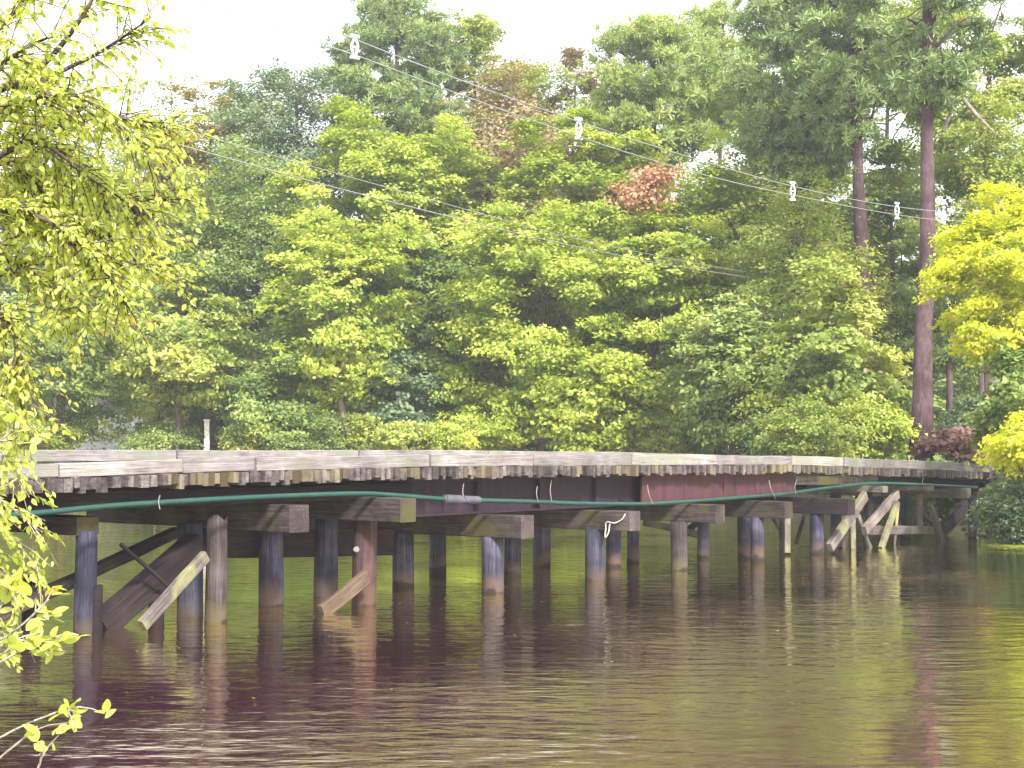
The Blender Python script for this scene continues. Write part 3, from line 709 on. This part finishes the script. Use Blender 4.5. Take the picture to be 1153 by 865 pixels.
# --- left and low front row
T('broadleaf_tree', 70, 63, 320, 500, 190, L_MID, 'dark green tree low at far left behind the leafy shoots', dens=1.05, r=.22)
T('broadleaf_tree', 205, 60.8, 335, 462, 165, L_OLIVE, 'light green tree overhanging the bank left of the leaning trunk', dens=1.15, r=.18)
T('broadleaf_tree', 300, 61.5, 385, 500, 120, L_MID, 'low yellow-tipped green tree beside the pale leaning trunk', dens=1.2)
T('broadleaf_tree', 450, 62.5, 400, 505, 100, L_DARK, 'low dark tree in the shaded gap by the dark trunk', dens=1.0)
T('broadleaf_tree', 680, 58.5, 395, 508, 130, L_LIME, 'low lime tree hanging over the rail at centre', dens=1.35, r=.15)
T('broadleaf_tree', 885, 52, 380, 505, 90, L_LIME, 'small bright green tree next to the thick dark trunk', dens=1.2, r=.1)
for a, b, c_, lab in (((1062, 148), (1074, 118), (1086, 94), 'pale dead branch stub sticking up right of the tallest pine'), ((1081, 108), (1100, 130), (1122, 152), 'pale dead branch slanting down right of the tallest pine')):
    q = MB(); q.tube([at(*a, 48), at(*b, 48.1), at(*c_, 48.3)], [.07, .06, .02], 7); q.tube([at(*b, 48.1), at(b[0] + 10, b[1] + 2, 48)], [.03, .008], 5)
    q.build('dead_branch', M_GBARK, label=lab, cat='branch')
# shrubs along the bank
SH = [(40, 62, 480, 90, L_OLIVE, 'yellowish shrub at the far left behind the rail'), (178, 61, 488, 50, L_MID, 'green shrub in front of the white building'),
 (290, 60.5, 482, 55, L_OLIVE, 'pale shrub with yellow tips beside the white post'), (350, 60, 470, 80, L_MID, 'brownish green bush left of the leaning trunk'),
 (440, 60.5, 482, 90, L_OLIVE, 'olive bush right of the leaning trunk'), (520, 60, 474, 90, L_LIME, 'yellow-green bush before the dark gap'),
 (770, 58, 462, 80, L_OLIVE, 'olive bush behind the centre of the rail'), (860, 51, 470, 60, L_MID, 'dark green bush right of the thick dark trunk'),
 (925, 47, 455, 80, L_OLIVE, 'leafy yellow-green bush behind the right rail'), (985, 48.5, 462, 70, L_LIME, 'bright bush at the foot of the tallest pine'),
 (1085, 43, 494, 90, L_DEAD, 'heap of reddish dead boughs at the bridge end'), (1110, 47, 455, 90, L_DARK, 'dark bush behind the reddish dead boughs'),
 (1150, 38.6, 556, 55, L_MID, 'low green bush on the mud at the shore end of the bridge'), (1165, 37.5, 545, 70, L_DARK, 'dark bush lowest at the right edge over the weed mat')]
for px, Y, yt, wpx, L, lab in SH:
    T('shrub', px, Y, yt - 8, 600 if yt > 530 else 512, wpx * 1.35, L, lab, 'shrub', r=.04, dens=2.2, size=.13, br=.6, sr=.25, group='shrubs along the bank', limbs=14)

# far-off wood, one mass behind
rng = np.random.default_rng(5)
VV = []; TT = []; q = MB(); rr = random.Random(3)
for i in range(46):
    Y = rr.uniform(84, 112); X = (i / 45 - .5) * 1.02 * Y * .95 + rr.uniform(-1.5, 1.5)
    h = rr.uniform(14, 18); z0 = 1.6
    if -.14 < X / Y < .1: h = rr.uniform(14, 19)
    if X / Y < -.2: h = rr.uniform(11, 14)
    V, tn, Bc = crown(rng, (X, Y, z0 + h * .54), (3.4, 3, h * .47), 60, 10, 22, .3, 1.5, .45)
    VV.append(V); TT.append(tn)
    V, tn, Bc = crown(rng, (X + rr.uniform(-1, 1), Y - 3, z0 + 2.2), (3.4, 2, 2.6), 26, 10, 22, .3, 1.2, .45)
    VV.append(V); TT.append(tn)
    q.tube([(X, Y, 1), (X + rr.uniform(-.6, .6), Y, h * .9)], [.3, .08], 6)
q.t = [rr.random() for _ in q.t]
wood_o = empty('woodland', (0, 95, 1.5)); wood_o['kind'] = 'stuff'; tag(wood_o, 'dim green wood far behind the bank trees', 'woodland')
oo = link('crown', npmesh('crown', np.concatenate(VV), 4, np.concatenate(TT)), L_MID, wood_o)
q.build('trunk', M_BARK, wood_o)
# low undergrowth covering the bank
n = 90000
X = rng.uniform(-45, 48, n); Y = rng.uniform(30, 88, n); d = land(X, Y); ok = (d > .6) & (np.abs(X) < Y * .5 + 4); X = X[ok]; Y = Y[ok]
X = np.concatenate([X, rng.uniform(10, 22, 9000)]); Y = np.concatenate([Y, rng.uniform(30, 46, 9000)]); ok = land(X, Y) > -.1; X = X[ok]; Y = Y[ok]
Z = height(X, Y) + rng.uniform(0, 1, len(X)) ** 2 * .5
Nn = unit(rng.normal(size=(len(X), 3)) * .6 + np.array([0, 0, .7]))
tn = np.clip(rng.normal(.4, .2, len(X)), 0, .93)
go = link('ground_cover', npmesh('ground_cover', leaves(rng, np.stack([X, Y, Z], 1), Nn, .24), 4, tn), L_MID)
tag(go, 'low green undergrowth spread over the far bank', 'ground cover', kind='stuff')
# floating weed at the right bank
n = 2600; a = rng.uniform(0, 1, n); X = 11.6 + a * 5.5; Y = 37.0 - a * 1.6 + rng.normal(size=n) * .28
P = np.stack([X, Y, np.full(n, .012) + rng.uniform(0, .006, n)], 1)
fo = link('floating_weed', npmesh('floating_weed', leaves(rng, P, unit(rng.normal(size=(n, 3)) * .05 + np.array([0, 0, 1])), .12, .8), 4, np.clip(rng.normal(.6, .2, n), 0, .93)), L_LIME)
tag(fo, 'pale green weed mat floating by the right bank', 'water weed', kind='stuff')

n = 220; X = rng.uniform(-9, 9, n); Y = 14 + rng.random(n) ** .8 * 26; ok = (np.abs(X) < Y * .33) & (land(X, Y) < -.5); X = X[ok]; Y = Y[ok]
P = np.stack([X, Y, np.full(len(X), .01)], 1)
fl = link('floating_leaves', npmesh('floating_leaves', leaves(rng, P, unit(rng.normal(size=(len(X), 3)) * .06 + np.array([0, 0, 1])), .05, .6), 4, np.clip(rng.normal(.6, .3, len(X)), 0, 1)), L_GOLD)
tag(fl, 'scattered fallen leaves floating on the brown water', 'fallen leaves', kind='stuff')
# small white building and post glimpsed through the trees
bd = empty('white_building', at(135, 500, 81).xy.to_3d() + Vector((0, 0, 1.6)), R(6), label='small white building glimpsed through the trees at left', cat='building')
Mh = basis(bd); M_WHITE = plain('white_paint', (.8, .8, .8), .6); M_ROOF = plain('grey_roof', (.2, .2, .22), .8); M_GLASS = plain('dark_glass', (.05, .06, .08), .1)
q = MB(); q.box((-3.2, -2, 0), (3.2, 2, 2.6)); q.build('wall', M_WHITE, bd, Mh)
q = MB(); q.add([(-3.5,-2.3,2.6),(3.5,-2.3,2.6),(3.5,2.3,2.6),(-3.5,2.3,2.6),(-3.5,0,4),(3.5,0,4)], [(0,1,5,4),(2,3,4,5),(0,4,3),(1,2,5),(0,3,2,1)]); q.build('roof', M_ROOF, bd, Mh)
for x in (-1.9, 1.5):
    q = MB(); q.box((x - .5, -2.05, 1), (x + .5, -2.003, 2.1)); wn = q.build('window', M_WHITE, bd, Mh)
    q = MB(); q.box((x - .42, -2.07, 1.08), (x + .42, -2.052, 2.02)); wp = bpy.data.objects.new('pane', pymesh('pane', q.v, q.f)); col.objects.link(wp); wp.data.materials.append(M_GLASS); wp.parent = wn
q = MB(); pw = at(233, 500, 61.6); q.box((pw.x - .1, pw.y - .08, 1.0), (pw.x + .1, pw.y + .08, 3.45)); q.box((pw.x - .13, pw.y - .11, 3.45), (pw.x + .13, pw.y + .11, 3.5))
q.build('white_post', M_WHITE, label='white post standing among the trees behind the rail', cat='post')

# ------------------------------------------------------------------ near leaves
LEAF = np.array([(0, 0, 0), (.3, .28, .05), (.62, .24, .03), (1, 0, -.06), (.62, -.24, .03), (.3, -.28, .05), (.35, 0, -.02), (.7, 0, -.03)])
LF = [(0, 6, 1, 1), (1, 6, 7, 2), (2, 7, 3, 3), (3, 7, 4, 4), (4, 7, 6, 5), (5, 6, 0, 0)]
LF = [(0, 1, 6), (1, 2, 6), (2, 7, 6), (2, 3, 7), (3, 4, 7), (4, 6, 7), (4, 5, 6), (5, 0, 6)]
_n = 7
_o = [(i / _n, .27 * math.sin(math.pi * (i / _n) ** .85) ** .75) for i in range(_n + 1)]
LEAFR = np.array([(x, y, .12 * y + .0) for x, y in _o] + [(x, -y, .12 * y) for x, y in _o[1:-1]] + [(x, 0, -.03 * math.sin(3.1 * x)) for x, _ in _o[1:-1]])
_u = list(range(_n + 1)); _l = [0] + list(range(_n + 1, 2 * _n)) + [_n]; _m = [0] + list(range(2 * _n, 3 * _n - 1)) + [_n]
LFR = []
for i in range(_n):
    for A_, flip in ((_u, 0), (_l, 1)):
        q_ = [A_[i], A_[i+1], _m[i+1], _m[i]]
        if i == 0: tri = [[0, A_[1], _m[1]]]
        elif i == _n - 1: tri = [[A_[i], _n, _m[i]]]
        else: tri = [[q_[0], q_[1], q_[2]], [q_[0], q_[2], q_[3]]]
        LFR += [t_[::-1] if flip else t_ for t_ in tri]
def leafset(rng, P, D, size, L, parent, wide=1.0, tint=(.5, .2), droop=.5, round_=False):
    LE, LFx = (LEAFR, LFR) if round_ else (LEAF, LF)
    n = len(P); P = np.array(P); D = unit(np.array(D))
    Nn = unit(rng.normal(size=(n, 3)) * .55 + np.array([0, -.25, .8])); y = unit(np.cross(Nn, D)); z = np.cross(D, y)
    s = size * rng.uniform(.65, 1.25, (n, 1, 1))
    bend = rng.uniform(-.15, .25, (n, 1, 1))
    l = LE[None] * s
    V = P[:, None] + l[..., 0:1] * D[:, None] + l[..., 1:2] * y[:, None] * wide + (l[..., 2:3] - bend * s * LE[None, :, 0:1] ** 2) * z[:, None]
    tn = np.clip(rng.normal(tint[0], tint[1], n), 0, .93); tn = np.where(rng.random(n) < .03, 1, tn)
    return link('leaves', npmesh('leaves', V, len(LE), tn, LFx), L, parent)
def nearplant(name, base, branches, label, cat, L, size, twn, twl, nleaf, seed, bark, wide=1.0, r0=.02, stem=None, dirn=(0, 0, -.6), tint=(.5, .2)):
    rr = random.Random(seed); rng = np.random.default_rng(seed)
    root = empty(name, base, 0, label=label, cat=cat)
    q = MB(); P = []; D = []
    if stem: q.tube(spline([Vector(s) for s in stem[0]], 4), np.interp(np.linspace(0, 1, (len(stem[0]) - 1) * 4 + 1), [0, 1], stem[1]).tolist(), 10, jit=.05, rng=rr)
    for br in branches:
        pts = spline([Vector(p) for p in br['p']], 6); n = len(pts)
        q.tube(pts, [max(.003, br.get('r', r0) * (1 - .85 * i / (n - 1))) for i in range(n)], 6, cap=False)
        nt_ = int(br.get('n', twn))
        for k in range(nt_):
            f_ = rr.uniform(br.get('f', .25), 1) * (n - 1); i0 = min(n - 2, int(f_)); a = pts[i0].lerp(pts[i0 + 1], f_ - i0)
            d = (pts[i0 + 1] - pts[i0]).normalized()
            v = Vector((rr.gauss(0, .7), rr.gauss(0, .7), rr.gauss(0, .55))) + d * .9 + Vector((0, 0, -.1))
            v.normalize(); l = rr.uniform(.5, 1.2) * twl
            e = a + v * l + Vector((0, 0, -.18 * l)); m_ = a.lerp(e, .5) + Vector((0, 0, .06 * l))
            q.tube([a, m_, e], [.0045 * r0 / .02, .003 * r0 / .02, .0015], 4, cap=False)
            for j in range(nleaf):
                t = rr.uniform(.15, 1.02); pt = a.lerp(m_, t * 2) if t < .5 else m_.lerp(e, t * 2 - 1)
                P.append(pt + Vector((rr.gauss(0, .01), rr.gauss(0, .01), rr.gauss(0, .01))))
                D.append(Vector((rr.gauss(0, .6), rr.gauss(0, .6), rr.gauss(0, .4))) + v * .5 + Vector(dirn))
    q.t = [rr.random() for _ in q.t]
    q.build('branches', bark, root, smooth=True)
    leafset(rng, P, D, size, L, root, wide, tint, round_=(wide > 1.1))
    return root
A = lambda x, y, Y: at(x, y, Y)
tb = Vector((-4.9, 8.6, 0.9))
jn = lambda z: Vector((tb.x + (z - 1) * .08, tb.y, z))
brs = []
def br_(z, pts, n, **k): brs.append(dict(p=[jn(z)] + [A(*p) for p in pts], n=int(n * 1.15), **k))
br_(3.6, [(-40, 120, 8.6), (40, 80, 8.4), (95, 15, 8.2), (120, -40, 8.2)], 32, r=.035)
br_(3.6, [(-40, 150, 8.8), (30, 100, 8.8), (110, 60, 8.8), (170, 20, 8.8)], 36, r=.03)
br_(3.5, [(-30, 150, 8.2), (40, 110, 8.0), (100, 115, 8.0), (165, 165, 8.0)], 75, r=.025)
br_(3.4, [(-30, 170, 9.0), (50, 140, 9.0), (120, 130, 9.0), (195, 145, 9.0)], 70, r=.025)
br_(3.3, [(-30, 190, 8.6), (40, 160, 8.5), (100, 200, 8.4), (170, 245, 8.3)], 85, r=.025)
br_(3.2, [(-30, 230, 9.1), (50, 200, 9.2), (110, 220, 9.3), (190, 225, 9.3)], 80, r=.022)
br_(3.1, [(-30, 250, 8.3), (30, 240, 8.2), (90, 275, 8.1), (140, 335, 8.0)], 80, r=.022)
br_(3.0, [(-30, 290, 8.8), (40, 260, 8.9), (110, 290, 9.0), (185, 300, 9.0)], 70, r=.022)
br_(2.9, [(-30, 320, 8.5), (20, 300, 8.5), (60, 325, 8.5), (95, 350, 8.5)], 60, r=.02)
br_(3.7, [(-40, 60, 8.5), (10, 20, 8.5), (40, -20, 8.5)], 30, r=.025)
br_(3.5, [(-40, 100, 8.1), (20, 60, 8.0), (60, 40, 8.0)], 30, r=.025)
br_(2.9, [(-40, 350, 8.3), (0, 350, 8.3), (22, 400, 8.2), (25, 450, 8.2)], 60, r=.018)
br_(3.3, [(-40, 200, 8.8), (20, 190, 8.8), (70, 240, 8.8), (120, 265, 8.8)], 80, r=.02)
nearplant('overhanging_tree', tb, brs, 'near tree with yellow-green pointed leaves hanging in from the upper left', 'tree', L_NEAR, .046, 50, .36, 12, 11, M_BARK,
          stem=([(tb.x, tb.y, .2), (tb.x + .05, tb.y, 1.5), (tb.x + .1, tb.y, 3.2), (tb.x + .4, tb.y + .1, 5), (tb.x + .5, tb.y, 6.4)], [.13, .05]))
# vine-like shoots down the left edge
tb2 = Vector((-3.6, 8.0, .8)); brs = []
for z, pts, n in ((2.2, [(-30, 470, 8.0), (10, 450, 8.0), (38, 480, 8.0)], 22), (2.1, [(-30, 500, 8.0), (15, 510, 8.0), (45, 560, 8.0)], 34), (1.9, [(-30, 520, 7.7), (10, 560, 7.7), (60, 600, 7.7)], 34),
                  (1.8, [(-30, 560, 8.3), (20, 600, 8.3), (55, 640, 8.3)], 36), (1.6, [(-30, 620, 8.0), (10, 640, 8.0), (35, 690, 8.0)], 30), (2.4, [(-30, 420, 8.2), (5, 420, 8.2), (15, 500, 8.2)], 26),
                  (1.8, [(-40, 560, 8.0), (0, 580, 8.0), (10, 650, 8.0)], 30), (1.5, [(-30, 680, 8.0), (0, 690, 8.0), (25, 730, 8.0)], 20)):
    brs.append(dict(p=[Vector((tb2.x, tb2.y, z))] + [A(p[0] - 12, p[1], p[2]) for p in pts], n=int(n * .62), r=.012))
nearplant('leafy_sapling', tb2, brs, 'yellow-green sapling hanging before the left end of the bridge', 'sapling', L_NEAR, .046, 25, .2, 9, 21, M_GBARK,
          stem=([(tb2.x, tb2.y, .2), (tb2.x, tb2.y, 1.4), (tb2.x + .02, tb2.y, 2.5)], [.035, .012]))
# nearest shrub with big rounded leaves
tb3 = Vector((-1.75, 4.0, .4)); brs = []
for z, pts, n in ((1.9, [(-40, 760, 4.0), (20, 735, 4.0), (70, 715, 4.0)], 5), (1.95, [(-40, 730, 4.1), (10, 715, 4.1), (55, 675, 4.1)], 5), (1.9, [(-40, 740, 3.9), (0, 725, 3.9), (35, 720, 3.9)], 5),
                  (1.6, [(-40, 850, 4.0), (20, 820, 4.0), (70, 800, 4.0), (92, 796, 4.0)], 4), (1.5, [(-40, 880, 3.8), (10, 845, 3.8), (42, 818, 3.8)], 1), (1.4, [(0, 900, 3.8), (40, 870, 3.8), (48, 838, 3.8)], 2), (2.0, [(-40, 700, 4.2), (-5, 690, 4.2), (12, 660, 4.2)], 5),
                  (2.2, [(-40, 520, 4.2), (-5, 500, 4.2), (20, 480, 4.2)], 2)):
    brs.append(dict(p=[Vector((tb3.x, tb3.y, z))] + [A(*p) for p in pts], n=n, r=.0045, f=.7))
nearplant('broadleaf_shrub', tb3, brs, 'shrub with large rounded lime leaves in the lower left corner', 'shrub', L_NEAR, .044, 6, .09, 4, 31, M_GBARK, wide=1.15, r0=.012,
          stem=([(tb3.x, tb3.y, 0), (tb3.x - .05, tb3.y, 1.0), (tb3.x, tb3.y, 2.2)], [.02, .008]), dirn=(.3, 0, .2), tint=(.6, .15))

# thin haze volume, added to stand in for the pale overexposure glow
hz = bpy.data.objects.new('haze', None)
q = MB(); q.box((-310, -110, -3.2), (310, 430, 27)); 
hm, t, ns, ls = mat('glow_haze'); pv = N(t, 'ShaderNodeVolumePrincipled'); pv.inputs['Color'].default_value = (.95, .97, 1, 1); pv.inputs['Density'].default_value = .0009; pv.inputs['Anisotropy'].default_value = .2
o = N(t, 'ShaderNodeOutputMaterial'); ls.new(pv.outputs[0], o.inputs['Volume'])
bpy.data.objects.remove(hz)
q.build('haze', hm, label='added pale haze standing in for overexposure glow over the water and wood', cat='haze', kind='stuff')
